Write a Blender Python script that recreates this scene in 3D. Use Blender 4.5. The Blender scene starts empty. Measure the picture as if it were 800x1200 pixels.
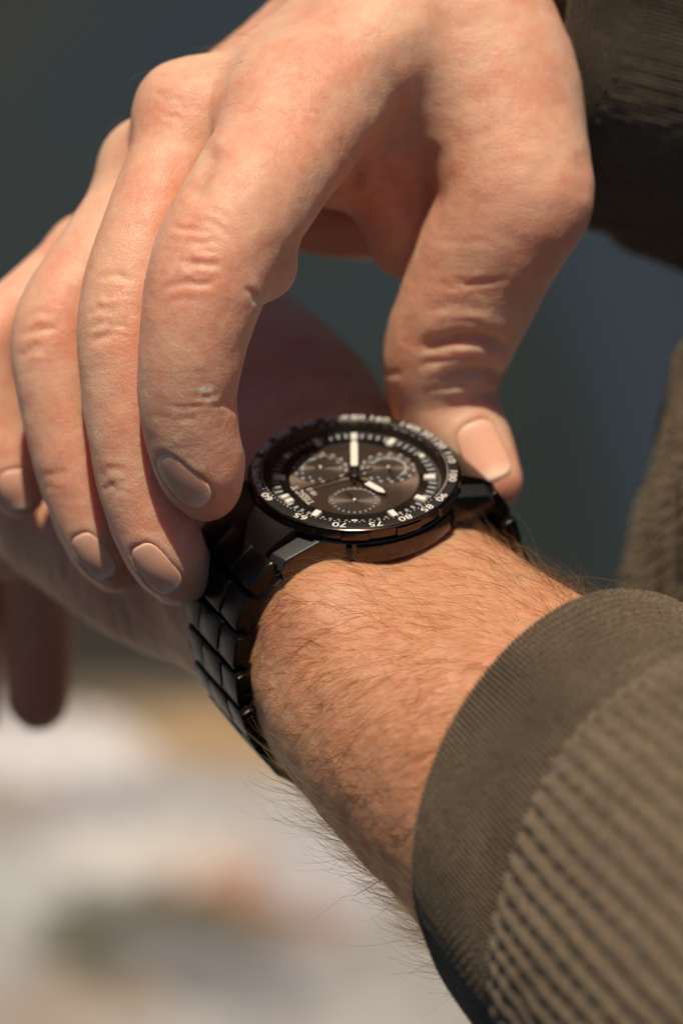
import bpy, bmesh, math, random
import numpy as np
from mathutils import Vector, Matrix
from mathutils.bvhtree import BVHTree
random.seed(7); np.random.seed(7)
R_ = math.radians
# ------------------------------------------------------------------ camera, world, sun
# Modelling frame: millimetres, x right, y up, z towards the lens, seen from where the
# photographer stood; TOW turns it into world metres (watch 1 m above the ground).
PITCH = 34.0; FOC = 600.0; LENS = 104.0
SC = bpy.context.scene
COL = SC.collection
RM = Matrix.Rotation(R_(90 - PITCH), 4, 'X')
TOW = Matrix.Translation((0, 0, 1.0)) @ RM @ Matrix.Scale(0.001, 4)
TOWN = np.array(TOW)
def tow(p):
    p = np.asarray(p, float)
    return p @ TOWN[:3, :3].T + TOWN[:3, 3]
cd = bpy.data.cameras.new('camera'); cam = bpy.data.objects.new('camera', cd); COL.objects.link(cam)
cd.sensor_fit = 'VERTICAL'; cd.sensor_height = 36; cd.sensor_width = 24; cd.lens = LENS
cam.matrix_world = Matrix.Translation(Vector(tow([0, 0, FOC]))) @ RM
cd.clip_start = 0.05; cd.clip_end = 400
cd.dof.use_dof = True; cd.dof.focus_distance = (FOC - 23) / 1000; cd.dof.aperture_fstop = 6.6
SC.camera = cam
SUN_C = Vector((-0.01, 0.80, 0.60)).normalized()          # towards the sun, modelling frame
SUN_W = (RM.to_3x3() @ SUN_C).normalized()
el = math.asin(SUN_W.z); az = math.atan2(SUN_W.x, SUN_W.y)
w = bpy.data.worlds.new('World'); SC.world = w; w.use_nodes = True
nt = w.node_tree; bg = nt.nodes['Background']
sky = nt.nodes.new('ShaderNodeTexSky'); sky.sky_type = 'NISHITA'; sky.sun_disc = False
sky.sun_elevation = el; sky.sun_rotation = az; sky.air_density = 0.65; sky.dust_density = 0.5
nt.links.new(sky.outputs[0], bg.inputs[0]); bg.inputs[1].default_value = 0.06
sd = bpy.data.lights.new('sun', 'SUN'); sun = bpy.data.objects.new('sun', sd); COL.objects.link(sun)
sd.energy = 4.7; sd.angle = R_(0.6); sd.color = (1.0, 0.88, 0.72)
sun.rotation_euler = SUN_W.to_track_quat('Z', 'Y').to_euler()
SC.view_settings.view_transform = 'Standard'; SC.view_settings.look = 'None'
SC.view_settings.exposure = 0.0; SC.view_settings.gamma = 1.0; SC.view_settings.use_curve_mapping = False
SC.cycles.use_denoising = True
SC.cycles.max_bounces = 8
SC.cycles.transparent_max_bounces = 16

KPX = 36.0 / LENS / 1200.0
def P(px, py, d=0.0):
    s = KPX * (FOC - d)
    return np.array([(px - 400) * s, -(py - 600) * s, d], float)
def proj(v):
    s = KPX * (FOC - v[:, 2])
    return np.stack([v[:, 0] / s + 400, 600 - v[:, 1] / s], 1)

# ------------------------------------------------------------------ object helpers
def link(name, me, mat=None, parent=None, loc=None):
    o = bpy.data.objects.new(name, me); COL.objects.link(o)
    if mat is not None and hasattr(me, 'materials') and len(me.materials) == 0: me.materials.append(mat)
    if parent is not None: o.parent = parent
    if loc is not None: o.location = loc
    return o
def tag(o, label=None, cat=None, group=None, kind=None):
    if label: o['label'] = label
    if cat: o['category'] = cat
    if group: o['group'] = group
    if kind: o['kind'] = kind
    return o
def empty(name, mw):
    o = bpy.data.objects.new(name, None); COL.objects.link(o); o.matrix_world = mw
    o.empty_display_size = 0.01
    return o
def pydata(name, v, f, smooth=True):
    me = bpy.data.meshes.new(name); me.from_pydata([tuple(x) for x in v], [], [tuple(x) for x in f])
    if smooth: me.polygons.foreach_set('use_smooth', [True] * len(me.polygons))
    me.update(); return me
def npmesh(name, v, quads):
    me = bpy.data.meshes.new(name)
    me.vertices.add(len(v)); me.vertices.foreach_set('co', np.ascontiguousarray(v, np.float32).ravel())
    n = len(quads); me.loops.add(n * 4); me.loops.foreach_set('vertex_index', quads.astype(np.int32).ravel())
    me.polygons.add(n); me.polygons.foreach_set('loop_start', np.arange(0, n * 4, 4, dtype=np.int32))
    me.polygons.foreach_set('use_smooth', np.ones(n, bool))
    me.update(calc_edges=True); me.validate(); return me

# ------------------------------------------------------------------ materials
def mat_new(name):
    m = bpy.data.materials.new(name); m.use_nodes = True
    n = m.node_tree; b = n.nodes['Principled BSDF']; return m, n, b
def N(nt, t, **kw):
    n = nt.nodes.new(t)
    for k, v in kw.items():
        if k.startswith('_'): setattr(n, k[1:], v)
        else: n.inputs[k].default_value = v
    return n
def ramp(nt, stops):
    r = nt.nodes.new('ShaderNodeValToRGB'); e = r.color_ramp.elements
    while len(e) < len(stops): e.new(0.5)
    for i, (p, c) in enumerate(stops):
        e[i].position = p; e[i].color = (c[0], c[1], c[2], 1) if len(c) == 3 else c
    return r
def simple(name, col, rough=0.5, metal=0.0, bump=0.0, scale=2000, var=0.0, **kw):
    m, n, b = mat_new(name)
    b.inputs['Base Color'].default_value = (*col, 1); b.inputs['Roughness'].default_value = rough
    b.inputs['Metallic'].default_value = metal
    for k, v in kw.items(): b.inputs[k.replace('_', ' ')].default_value = v
    tc = N(n, 'ShaderNodeTexCoord'); nz = N(n, 'ShaderNodeTexNoise', Scale=scale, Detail=4.0)
    n.links.new(tc.outputs['Object'], nz.inputs['Vector'])
    if var:
        mp = N(n, 'ShaderNodeMapRange'); mp.inputs['To Min'].default_value = max(0, rough - var); mp.inputs['To Max'].default_value = rough + var
        n.links.new(nz.outputs[0], mp.inputs['Value']); n.links.new(mp.outputs[0], b.inputs['Roughness'])
    if bump:
        bp = N(n, 'ShaderNodeBump', Strength=1.0, Distance=bump)
        n.links.new(nz.outputs[0], bp.inputs['Height']); n.links.new(bp.outputs[0], b.inputs['Normal'])
    return m
def skin_mat(name, base, red, pale, sss=0.0045, nsc=260.0, nd=0.0006, mot=0.6):
    m, n, b = mat_new(name); L = n.links.new
    tc = N(n, 'ShaderNodeTexCoord'); O = tc.outputs['Object']
    at = N(n, 'ShaderNodeAttribute', _attribute_name='flush_shade')
    n1 = N(n, 'ShaderNodeTexNoise', Scale=70.0, Detail=5.0, Roughness=0.6); L(O, n1.inputs['Vector'])
    n2 = N(n, 'ShaderNodeTexNoise', Scale=420.0, Detail=4.0, Roughness=0.6); L(O, n2.inputs['Vector'])
    r1 = ramp(n, [(0.40, base), (0.60, red)]); L(n1.outputs[0], r1.inputs[0])
    mx = N(n, 'ShaderNodeMixRGB', _blend_type='MIX'); mx.inputs[2].default_value = (*red, 1)
    mr = N(n, 'ShaderNodeMapRange'); mr.inputs['To Min'].default_value = 0; mr.inputs['To Max'].default_value = 1
    L(at.outputs['Fac'], mx.inputs[0])
    mh = N(n, 'ShaderNodeMixRGB', _blend_type='MIX'); mh.inputs[0].default_value = mot; mh.inputs[1].default_value = (*base, 1)
    L(r1.outputs[0], mh.inputs[2]); L(mh.outputs[0], mx.inputs[1])
    r2 = ramp(n, [(0.35, (0, 0, 0)), (0.72, (1, 1, 1))]); L(n2.outputs[0], r2.inputs[0])
    mx2 = N(n, 'ShaderNodeMixRGB', _blend_type='MIX'); mx2.inputs[2].default_value = (*pale, 1)
    mm = N(n, 'ShaderNodeMath', _operation='MULTIPLY'); mm.inputs[1].default_value = 0.30
    L(r2.outputs[0], mm.inputs[0]); L(mm.outputs[0], mx2.inputs[0]); L(mx.outputs[0], mx2.inputs[1])
    pa_ = N(n, 'ShaderNodeAttribute', _attribute_name='pale'); pm = N(n, 'ShaderNodeMath', _operation='MULTIPLY'); L(pa_.outputs['Fac'], pm.inputs[0])
    n5 = N(n, 'ShaderNodeTexNoise', Scale=1100.0, Detail=3.0); L(O, n5.inputs['Vector']); r5 = ramp(n, [(0.42, (0, 0, 0)), (0.58, (1, 1, 1))]); L(n5.outputs[0], r5.inputs[0]); L(r5.outputs[0], pm.inputs[1])
    mx3 = N(n, 'ShaderNodeMixRGB'); mx3.inputs[2].default_value = (.86, .68, .50, 1); L(pm.outputs[0], mx3.inputs[0]); L(mx2.outputs[0], mx3.inputs[1])
    L(mx3.outputs[0], b.inputs['Base Color'])
    b.inputs['Subsurface Weight'].default_value = 1.0
    b.inputs['Subsurface Radius'].default_value = (1.0, 0.28, 0.14)
    b.inputs['Subsurface Scale'].default_value = sss
    b.inputs['Roughness'].default_value = 0.46; b.inputs['Specular IOR Level'].default_value = 0.42
    # fine relief: criss-cross skin lines, pores
    v = N(n, 'ShaderNodeTexVoronoi', Scale=1150.0, _feature='DISTANCE_TO_EDGE'); 
    ds = N(n, 'ShaderNodeTexNoise', Scale=500.0, Detail=2.0); L(O, ds.inputs['Vector'])
    ad = N(n, 'ShaderNodeMixRGB', _blend_type='ADD'); ad.inputs[0].default_value = 0.0012; L(O, ad.inputs[1]); L(ds.outputs['Color'], ad.inputs[2])
    L(ad.outputs[0], v.inputs['Vector'])
    rv = ramp(n, [(0.0, (0, 0, 0)), (0.16, (1, 1, 1))]); L(v.outputs['Distance'], rv.inputs[0])
    bp = N(n, 'ShaderNodeBump', Strength=0.6, Distance=0.00006); L(rv.outputs[0], bp.inputs['Height'])
    n3 = N(n, 'ShaderNodeTexNoise', Scale=nsc, Detail=6.0, Roughness=0.65); L(O, n3.inputs['Vector'])
    bp2 = N(n, 'ShaderNodeBump', Strength=0.6, Distance=nd); L(n3.outputs[0], bp2.inputs['Height'])
    L(bp.outputs[0], bp2.inputs['Normal']); L(bp2.outputs[0], b.inputs['Normal'])
    return m
M_skin = skin_mat('skin', (0.72, 0.415, 0.265), (0.68, 0.25, 0.145), (0.82, 0.56, 0.40))
def nail_mat():
    m, n, b = mat_new('nail'); L = n.links.new
    at = N(n, 'ShaderNodeAttribute', _attribute_name='along'); tc = N(n, 'ShaderNodeTexCoord')
    nz = N(n, 'ShaderNodeTexNoise', Scale=260.0, Detail=3.0); L(tc.outputs['Object'], nz.inputs['Vector'])
    ad = N(n, 'ShaderNodeMath', _operation='MULTIPLY_ADD'); ad.inputs[1].default_value = .12; L(nz.outputs[0], ad.inputs[0]); L(at.outputs['Fac'], ad.inputs[2])
    r = ramp(n, [(0.05, (.80, .47, .32)), (.20, (.79, .43, .29)), (.30, (.78, .41, .27)), (.80, (.77, .385, .245)), (.92, (.80, .47, .32)), (.99, (.82, .56, .40))]); L(ad.outputs[0], r.inputs[0])
    L(r.outputs[0], b.inputs['Base Color']); b.inputs['Roughness'].default_value = .36; b.inputs['Specular IOR Level'].default_value = .36
    b.inputs['Coat Weight'].default_value = .0; b.inputs['Coat Roughness'].default_value = .24
    bp = N(n, 'ShaderNodeBump', Strength=.4, Distance=.00002); L(nz.outputs[0], bp.inputs['Height']); L(bp.outputs[0], b.inputs['Normal']); return m
M_nail = nail_mat()

# ------------------------------------------------------------------ implicit surfaces
def crom(pts, rad, n):
    """smooth chain of centres and radii through the joints"""
    pts = np.array(pts, float); rad = np.array(rad, float); A = np.column_stack([pts, rad])
    A = np.vstack([2 * A[0] - A[1], A, 2 * A[-1] - A[-2]]); out = []
    for i in range(1, len(A) - 2):
        p0, p1, p2, p3 = A[i - 1:i + 3]
        for t in np.linspace(0, 1, n, endpoint=False):
            out.append(0.5 * ((2 * p1) + (-p0 + p2) * t + (2 * p0 - 5 * p1 + 4 * p2 - p3) * t * t + (-p0 + 3 * p1 - 3 * p2 + p3) * t ** 3))
    out.append(A[-2]); return np.array(out)
def smin(a, b, k):
    h = np.maximum(k - np.abs(a - b), 0) / k
    return np.minimum(a, b) - h * h * k * 0.25
BIG = 30.0
class Chain:
    def __init__(s, pts, rad, n=5, k=0.0): s.c = crom(pts, rad, n).astype(np.float32); s.k = k
    def __call__(s, p):
        out = np.full(len(p), BIG, np.float32); c = s.c
        m = c[:, 3].max() + 14
        lo = c[:, :3].min(0) - m; hi = c[:, :3].max(0) + m
        idx = np.nonzero(((p > lo) & (p < hi)).all(1))[0]
        q = p[idx]; best = np.full(len(q), BIG, np.float32)
        for i in range(len(c) - 1):
            a, b = c[i], c[i + 1]; ba = b[:3] - a[:3]; l2 = float(ba @ ba) + 1e-6
            pa = q - a[:3]; t = np.clip(pa @ ba / l2, 0, 1)
            d = np.sqrt(((pa - t[:, None] * ba) ** 2).sum(1)) - (a[3] + (b[3] - a[3]) * t)
            best = np.minimum(best, d) if s.k == 0 else smin(best, d, s.k)
        out[idx] = best; return out
class Ball:
    def __init__(s, c, r, sc=(1, 1, 1), rot=None):
        s.c = np.array(c, np.float32); s.r = r; s.sc = np.array(sc, np.float32); s.rot = rot
    def __call__(s, p):
        q = p - s.c
        if s.rot is not None: q = q @ s.rot
        q = q / s.sc
        return ((np.sqrt((q ** 2).sum(1)) - s.r) * s.sc.min()).astype(np.float32)
def union(items, k):
    def f(p):
        r = items[0](p)
        for it in items[1:]: r = smin(r, it(p), k)
        return r
    return f
def sdf_mesh(f, lo, hi, h, blk=10):
    lo = np.array(lo, float); n = (np.ceil((np.array(hi) - lo) / h / blk).astype(int) + 1) * blk
    nb = n // blk
    bi = np.stack(np.meshgrid(*[np.arange(x) for x in nb], indexing='ij'), -1).reshape(-1, 3)
    ctr = (lo + (bi + 0.5) * blk * h).astype(np.float32)
    act = bi[np.abs(f(ctr)) < blk * h * 1.15 + 1.0]
    V = np.full(tuple(n + 1), 99.0, np.float32)
    g = np.stack(np.meshgrid(*[np.arange(blk)] * 3, indexing='ij'), -1).reshape(-1, 3)
    for s in range(0, len(act), 600):
        ii = (act[s:s + 600, None, :] * blk + g[None]).reshape(-1, 3)
        V[ii[:, 0], ii[:, 1], ii[:, 2]] = f((lo + ii * h).astype(np.float32))
    known = V < 90
    c = [(i, j, k) for i in (0, 1) for j in (0, 1) for k in (0, 1)]
    S = tuple(n)
    def sh(A, o): return A[o[0]:o[0] + S[0], o[1]:o[1] + S[1], o[2]:o[2] + S[2]]
    cnt = np.zeros(S, np.int8); kn = np.ones(S, bool)
    for o in c: cnt += (sh(V, o) < 0); kn &= sh(known, o)
    cell = (cnt > 0) & (cnt < 8) & kn
    ids = np.full(S, -1, np.int32); ci = np.argwhere(cell); ids[cell] = np.arange(len(ci))
    acc = np.zeros((len(ci), 3)); num = np.zeros(len(ci))
    for a in c:
        for ax in range(3):
            if a[ax] == 1: continue
            b = list(a); b[ax] = 1
            va = V[ci[:, 0] + a[0], ci[:, 1] + a[1], ci[:, 2] + a[2]]; vb = V[ci[:, 0] + b[0], ci[:, 1] + b[1], ci[:, 2] + b[2]]
            m = (va < 0) != (vb < 0); t = np.where(m, va / np.where(m, va - vb, 1), 0)
            pt = np.array(a, float)[None].repeat(len(ci), 0); pt[:, ax] += t
            acc += pt * m[:, None]; num += m
    verts = lo + (ci + acc / num[:, None]) * h
    quads = []
    for ax in range(3):
        e = [0, 0, 0]; e[ax] = 1
        V0 = V[:S[0], :S[1], :S[2]]; V1 = sh(V, e)
        m = ((V0 < 0) != (V1 < 0)); x = np.argwhere(m)
        u, w_ = [(1, 2), (2, 0), (0, 1)][ax]
        x = x[(x[:, u] > 0) & (x[:, w_] > 0)]
        du = np.zeros(3, int); du[u] = 1; dw = np.zeros(3, int); dw[w_] = 1
        q = np.stack([ids[tuple((x - du - dw).T)], ids[tuple((x - dw).T)], ids[tuple(x.T)], ids[tuple((x - du).T)]], 1)
        flip = V0[tuple(x.T)] > 0
        q[flip] = q[flip][:, ::-1]
        quads.append(q[(q >= 0).all(1)])
    quads = np.concatenate(quads)
    v = verts
    for _ in range(2): v = newton(f, v, h)
    return v, quads
def grad(f, v, e=0.25):
    v = v.astype(np.float32); g = np.empty((len(v), 3))
    for a in range(3):
        d = np.zeros(3, np.float32); d[a] = e
        g[:, a] = (f(v + d) - f(v - d)) / (2 * e)
    return g
def newton(f, v, mx, iso=0.0):
    g = grad(f, v); val = f(v.astype(np.float32)) - iso
    st = -(val / np.maximum((g ** 2).sum(1), 0.2))[:, None] * g
    l = np.sqrt((st ** 2).sum(1)); s = np.minimum(1, mx / np.maximum(l, 1e-9))
    return v + st * s[:, None]
def normals(v, q):
    n = np.zeros_like(v); c = np.cross(v[q[:, 2]] - v[q[:, 0]], v[q[:, 3]] - v[q[:, 1]])
    for i in range(4):
        for a in range(3): n[:, a] += np.bincount(q[:, i], c[:, a], len(v))
    return n / np.maximum(np.sqrt((n ** 2).sum(1)), 1e-9)[:, None]
def segdist(p, poly):
    """distance to a polyline and parameter 0..1 along it"""
    best = np.full(len(p), 1e9); par = np.zeros(len(p)); poly = np.array(poly, float)
    L = np.r_[0, np.cumsum(np.sqrt((np.diff(poly, axis=0) ** 2).sum(1)))]
    for i in range(len(poly) - 1):
        a, b = poly[i], poly[i + 1]; ba = b - a; t = np.clip((p - a) @ ba / (ba @ ba), 0, 1)
        d = np.sqrt(((p - a - t[:, None] * ba) ** 2).sum(1)); m = d < best
        best[m] = d[m]; par[m] = (L[i] + t[m] * (L[i + 1] - L[i])) / L[-1]
    return best, par
def smoothpoly(pts, n=6):
    pts = np.array(pts, float); return crom(np.column_stack([pts, np.zeros(len(pts))]), np.zeros(len(pts)), n)[:, :2]
def carve(v, nrm, creases):
    """sculpt skin folds: each crease = (polyline where it is seen, depth mm, half width px, lip mm)"""
    px = proj(v); disp = np.zeros(len(v))
    for poly, dep, wid, lip in creases:
        poly = smoothpoly(poly)
        lo = poly.min(0) - wid * 6; hi = poly.max(0) + wid * 6
        idx = np.nonzero((px > lo).all(1) & (px < hi).all(1) & (nrm[:, 2] > 0.0))[0]
        if len(idx) == 0: continue
        d, t = segdist(px[idx], poly)
        near = d < 5
        if near.sum() < 3: continue
        # keep only the front sheet of the surface
        zt = np.array([v[idx][near][:, 2][np.abs(t[near] - s) < 0.15].max() if (np.abs(t[near] - s) < 0.15).any() else v[idx][near][:, 2].max() for s in np.linspace(0, 1, 8)])
        zz = np.interp(t, np.linspace(0, 1, 8), zt)
        ok = np.abs(v[idx, 2] - zz) < 7
        fade = np.clip(np.minimum(t, 1 - t) / 0.25, 0, 1); fade = fade * fade * (3 - 2 * fade)
        g = -dep * np.exp(-(d / wid) ** 2) + lip * np.exp(-((d - 2.3 * wid) / (1.3 * wid)) ** 2)
        disp[idx] += g * fade * ok
    return v + nrm * disp[:, None]
def add_flush_shade(me, vals):
    a = me.attributes.new('flush_shade', 'FLOAT', 'POINT'); a.data.foreach_set('value', np.clip(vals, 0, 1).astype(np.float32))
def vnoise(v, s, seed=0):
    """cheap smooth noise: sum of sines in random directions"""
    r = np.random.RandomState(seed); o = np.zeros(len(v))
    for i in range(14):
        d = r.normal(size=3); d /= np.linalg.norm(d); o += np.sin(v @ d * (6.283 / s) * r.uniform(.6, 1.6) + r.uniform(0, 6.3))
    return o / 5.0
#%%SPLIT
# ------------------------------------------------------------------ the person
PO = np.array(tow([60, -60, -40]))
person = empty('person', Matrix.Translation(Vector(PO)))
tag(person, 'person in a brown knitted sweater, one hand gripping the black wristwatch on the other wrist', 'person')
def pc(v): return tow(v) - PO

# right hand: joints seen through the lens (pixel, pixel, depth mm) and radii mm
idx = Chain([P(352,140,4), P(306,212,20), P(252,305,27), P(228,392,28), P(220,468,25), P(232,540,20), P(242,572,17)],
            [14.0, 12.8, 12.2, 10.6, 9.6, 8.8, 6.6], 10)
mid = Chain([P(224,146,-4), P(182,245,6), P(150,362,11), P(149,465,12), P(166,570,10), P(192,642,8), P(207,672,5)],
            [9.2, 9.2, 9.8, 8.9, 8.6, 8.2, 6.4], 10)
rng = Chain([P(172,206,-18), P(116,294,-10), P(66,385,-5), P(70,475,-4), P(91,562,-5), P(119,632,-7), P(136,662,-10)],
            [8.0, 8.4, 8.9, 8.0, 7.8, 7.5, 5.8], 10)
pky = Chain([P(98,306,-36), P(36,358,-30), P(-14,408,-26), P(-8,480,-26), P(10,550,-26), P(24,578,-27)],
            [8.4, 8.0, 7.9, 7.2, 6.6, 5.2], 9)
thb = Chain([P(552,40,-16), P(598,215,-8), P(562,318,-14), P(524,405,-22), P(520,462,-26), P(546,520,-24), P(574,562,-20)],
            [16, 14.8, 14.2, 13.2, 11.5, 9.8, 6.8], 10)
# pads under the finger tips and fleshy bulges at the bends
pads = [Ball(P(244,540,12), 7.0), Ball(P(214,664,0), 6.4), Ball(P(306,312,20), 7.0)]
mc = [Chain([P(340,125,4), P(445,50,-4), P(560,-70,-30)], [12.5, 14, 17], 5),
      Chain([P(224,140,-6), P(365,72,-12), P(530,-60,-36)], [9.2, 12.5, 16], 5),
      Chain([P(176,200,-20), P(310,125,-26), P(480,-20,-46)], [7.6, 10.5, 14], 5),
      Chain([P(110,295,-38), P(250,195,-42), P(430,0,-56)], [7.4, 10, 13], 5),
      Chain([P(380,175,-18), P(430,90,-22), P(505,-60,-32)], [12, 18, 19], 5),
      Chain([P(500,-70,-34), P(530,24,-22), P(600,176,-18)], [18, 17.5, 14.5], 5),
      Chain([P(470,130,-22), P(525,90,-18), P(572,100,-16)], [16, 18, 17.5], 5),
      Chain([P(450,180,-22), P(462,240,-25), P(468,292,-28)], [9.5, 8.0, 5.8], 5),
      Chain([P(300,200,-46), P(372,252,-50), P(446,262,-44)], [10, 8.6, 8.0], 5),
      Chain([P(300,120,-30), P(400,60,-38), P(520,-50,-46)], [14, 17, 18], 4),
      Chain([P(510,-80,-40), P(620,-60,-95), P(900,-40,-230)], [22, 24, 30], 5)]
knk = [Ball(P(352,132,8), 11.0), Ball(P(214,124,-3), 7.6), Ball(P(168,186,-17), 6.4), Ball(P(634,232,-6), 9.6)]
palm_f = union(mc + knk, 9.0)
cut = Chain([P(452,182,8), P(446,210,3), P(428,255,-3), P(405,300,-8)], [2.6, 5.0, 6.5, 6.0], 5)
def right_f(p):
    i = smin(idx(p), pads[0](p), 5); i = smin(i, pads[2](p), 4); m = smin(mid(p), pads[1](p), 4)
    fg = smin(i, m, 0.9); fg = smin(fg, rng(p), 0.9); fg = smin(fg, pky(p), 0.9)
    r = smin(palm_f(p), fg, 7.0)
    r = smin(r, thb(p), 7.0)
    c = -cut(p)                                              # hollow between the index finger and the thumb
    h = np.maximum(5.0 - np.abs(r - c), 0) / 5.0
    return np.maximum(r, c) + h * h * 5.0 * 0.25
RES = 0.56
lo = [min(P(-90,700,0)[0], -92), P(0,740,0)[1], -215]; hi = [110, 135, 48]
v, q = sdf_mesh(right_f, lo, hi, RES)
# drop what lies far up the sleeve
n_ = normals(v, q)
print('right arm', len(v), len(q))
CR = [ # index PIP wrinkles
 ([(232,454),(241,449),(252,453),(256,463)], .10, 2.5, .08), ([(236,460),(246,462),(252,469)], -.12, 3, 0),
 ([(186,342),(205,334),(240,331),(262,330)], .55, 4, .22), ([(212,312),(236,309),(262,311)], .5, 4, .2),
 ([(210,292),(222,285),(240,288),(248,296)], .35, 3.5, .15), ([(218,268),(240,259),(262,268),(276,288)], .3, 4, .12),
 ([(190,358),(214,350),(236,352)], .25, 4, .1), ([(232,245),(258,250),(276,272),(284,300)], .22, 4, .1),
 # crease on the index flank and at its end joint
 ([(287,336),(296,345),(300,358)], .7, 4, .3), ([(258,466),(270,472),(282,478)], .9, 6, .12),
 ([(172,492),(188,488),(206,492)], .12, 4, .05),
 # groove between the knuckles
 ([(258,165),(246,185),(236,212),(222,240)], 1.2, 9, .2),
 # middle PIP
 ([(112,326),(135,322),(158,330)], .4, 4, .16), ([(100,368),(118,362),(140,366)], .3, 4, .12), ([(104,402),(120,394),(136,386)], .5, 5, .2), ([(102,386),(120,378),(138,376)], .3, 4, .12),
 ([(114,558),(134,551),(156,560)], .28, 4, .1), ([(122,582),(138,571),(150,572)], .10, 4, .05),
 # ring PIP
 ([(20,420),(34,410),(52,404)], .45, 5, .2), ([(24,396),(44,384),(66,382)], .3, 4, .12), ([(26,374),(46,366),(66,370)], .25, 4, .1),
 ([(48,560),(66,552),(84,556)], .25, 4, .1),
 # thumb folds
 ([(484,414),(508,404),(545,397),(580,402),(600,416)], 1.7, 7, .8), ([(482,432),(510,424),(548,418),(582,424),(592,430)], .7, 5, .4),
 ([(512,446),(548,436),(578,438),(596,450)], 1.5, 7, .7), ([(540,462),(562,460),(582,468)], .5, 5, .25),
 ([(500,384),(540,376),(580,384)], .35, 5, .2), ([(498,366),(540,358),(590,368)], .22, 5, .12), ([(452,436),(458,438),(470,436)], .6, 4, .2),
 ([(500,280),(540,284),(580,280)], .2, 4, .1), ([(490,330),(540,334),(600,330)], .2, 5, .1),
 # web and thenar folds
 ([(424,182),(418,205),(410,228)], .8, 6, .3), ([(444,185),(462,215),(478,245),(484,262)], 1.2, 9, .3), ([(500,160),(494,200),(488,236)], 1.0, 12, .1),
 ([(676,170),(684,205),(684,240)], .4, 8, .1), ([(452,150),(456,165),(454,180)], .5, 5, .15),
 # tendons / lines on the back of the hand
 ([(300,130),(318,122),(336,108)], .2, 4, .1), ([(300,95),(322,86),(350,84)], .2, 4, .1), ([(310,70),(330,62),(360,66)], .15, 4, .08),
]
def fine_lines(v, n):
    """fine transverse lines over the finger joints"""
    return v
NAILS = [ # centre px, axis towards the tip px, length mm, width mm
 ((211,566), (24,36), 13.4, 7.6), ((182,669), (18,35), 12.4, 7.2), ((109,655), (16,34), 11.2, 6.5), ((19,574), (6,30), 9.0, 6.8), ((568,527), (14,34), 12.6, 10.0)]
bv = BVHTree.FromPolygons([tuple(x) for x in v], [tuple(x) for x in q]) if False else None
def surf_at(px, py, v, n):
    """frontmost surface point of the hand behind a pixel"""
    pp = proj(v); m = (np.abs(pp - [px, py]).max(1) < 4) & (n[:, 2] > 0)
    i = np.nonzero(m)[0]; z = v[i, 2]; i = i[z > z.max() - 3]
    return v[i].mean(0), n[i].mean(0)
def nail_frame(f, v, n, nl):
    (cx, cy), (ax, ay), Ln, Wd = nl
    c, nn = surf_at(cx, cy, v, n); nn = nn / np.linalg.norm(nn)
    d = np.array([ax, -ay, 0.0]); d -= nn * (d @ nn); d /= np.linalg.norm(d)
    return c, d, np.cross(nn, d), nn, Ln, Wd
def nail_mask(v, fr):
    c, d, s, nn, Ln, Wd = fr; r = v - c
    x = r @ d / (Ln / 2); y = r @ s / (Wd / 2); z = r @ nn
    # rounded outline, wider towards the tip
    e = (np.abs(x) ** 3.2 + np.abs(y * (1 - 0.06 * x)) ** 3.2) ** (1 / 3.2)
    return e, z, x, y
def make_nail(f, fr, parent, mat):
    c, d, s, nn, Ln, Wd = fr; U, W_ = 22, 18
    g = []; 
    for i in range(U + 1):
        a = i / U * 2 - 1
        for j in range(W_ + 1):
            b = j / W_ * 2 - 1
            # map the square to the nail's rounded outline
            k = (np.abs(a) ** 3.2 + np.abs(b) ** 3.2) ** (1 / 3.2); m = max(abs(a), abs(b)); sc = m / k if k > 1e-6 else 1
            g.append((a * sc, b * sc, m))
    g = np.array(g); pts = c + d * (g[:, :1] * Ln / 2) + s * (g[:, 1:2] * Wd / 2 * (1 + 0.06 * g[:, :1]))
    pts = pts - nn * (g[:, 1:2] ** 2) * 1.2 - nn * 0.3 * g[:, :1].clip(0) ** 2
    for _ in range(5): pts = newton(f, pts, 1.0, 0.0)
    gr = grad(f, pts, 0.8); gr /= np.linalg.norm(gr, axis=1)[:, None]
    for arr in (pts, gr):                                   # a nail plate is smoother than the flesh under it
        G = arr.reshape(U + 1, W_ + 1, 3)
        for _ in range(14): G[1:-1, 1:-1] = (G[:-2, 1:-1] + G[2:, 1:-1] + G[1:-1, :-2] + G[1:-1, 2:]) / 4
    h = -0.12 + 0.22 * (1 - np.clip(g[:, 2], 0, 1) ** 8) + 0.25 * np.clip(g[:, 0], 0, 1) ** 3
    top = pts + gr * h[:, None]; top += d * (np.clip(g[:, :1] - .8, 0, 1) * 2.0)
    bot = top - gr * 0.55
    V = np.vstack([top, bot]); F = []; w_ = W_ + 1; o = len(top)
    for i in range(U):
        for j in range(W_):
            a = i * w_ + j; F.append((a, a + w_, a + w_ + 1, a + 1)); F.append((o + a, o + a + 1, o + a + w_ + 1, o + a + w_))
    ring = [j for j in range(W_)] + [i * w_ + W_ for i in range(U)] + [U * w_ + j for j in range(W_, 0, -1)] + [i * w_ for i in range(U, 0, -1)]
    for k in range(len(ring)):
        a, b = ring[k], ring[(k + 1) % len(ring)]; F.append((a, b, o + b, o + a))
    me = pydata('fingernail', pc(V) , F); bm = bmesh.new(); bm.from_mesh(me); bmesh.ops.recalc_face_normals(bm, faces=bm.faces); bm.to_mesh(me); bm.free()
    at_ = me.attributes.new('along', 'FLOAT', 'POINT'); at_.data.foreach_set('value', np.tile((g[:, 0] + 1) / 2, 2).astype(np.float32))
    me.polygons.foreach_set('use_smooth', [True] * len(me.polygons))
    return link('fingernail', me, mat, parent)
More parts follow.
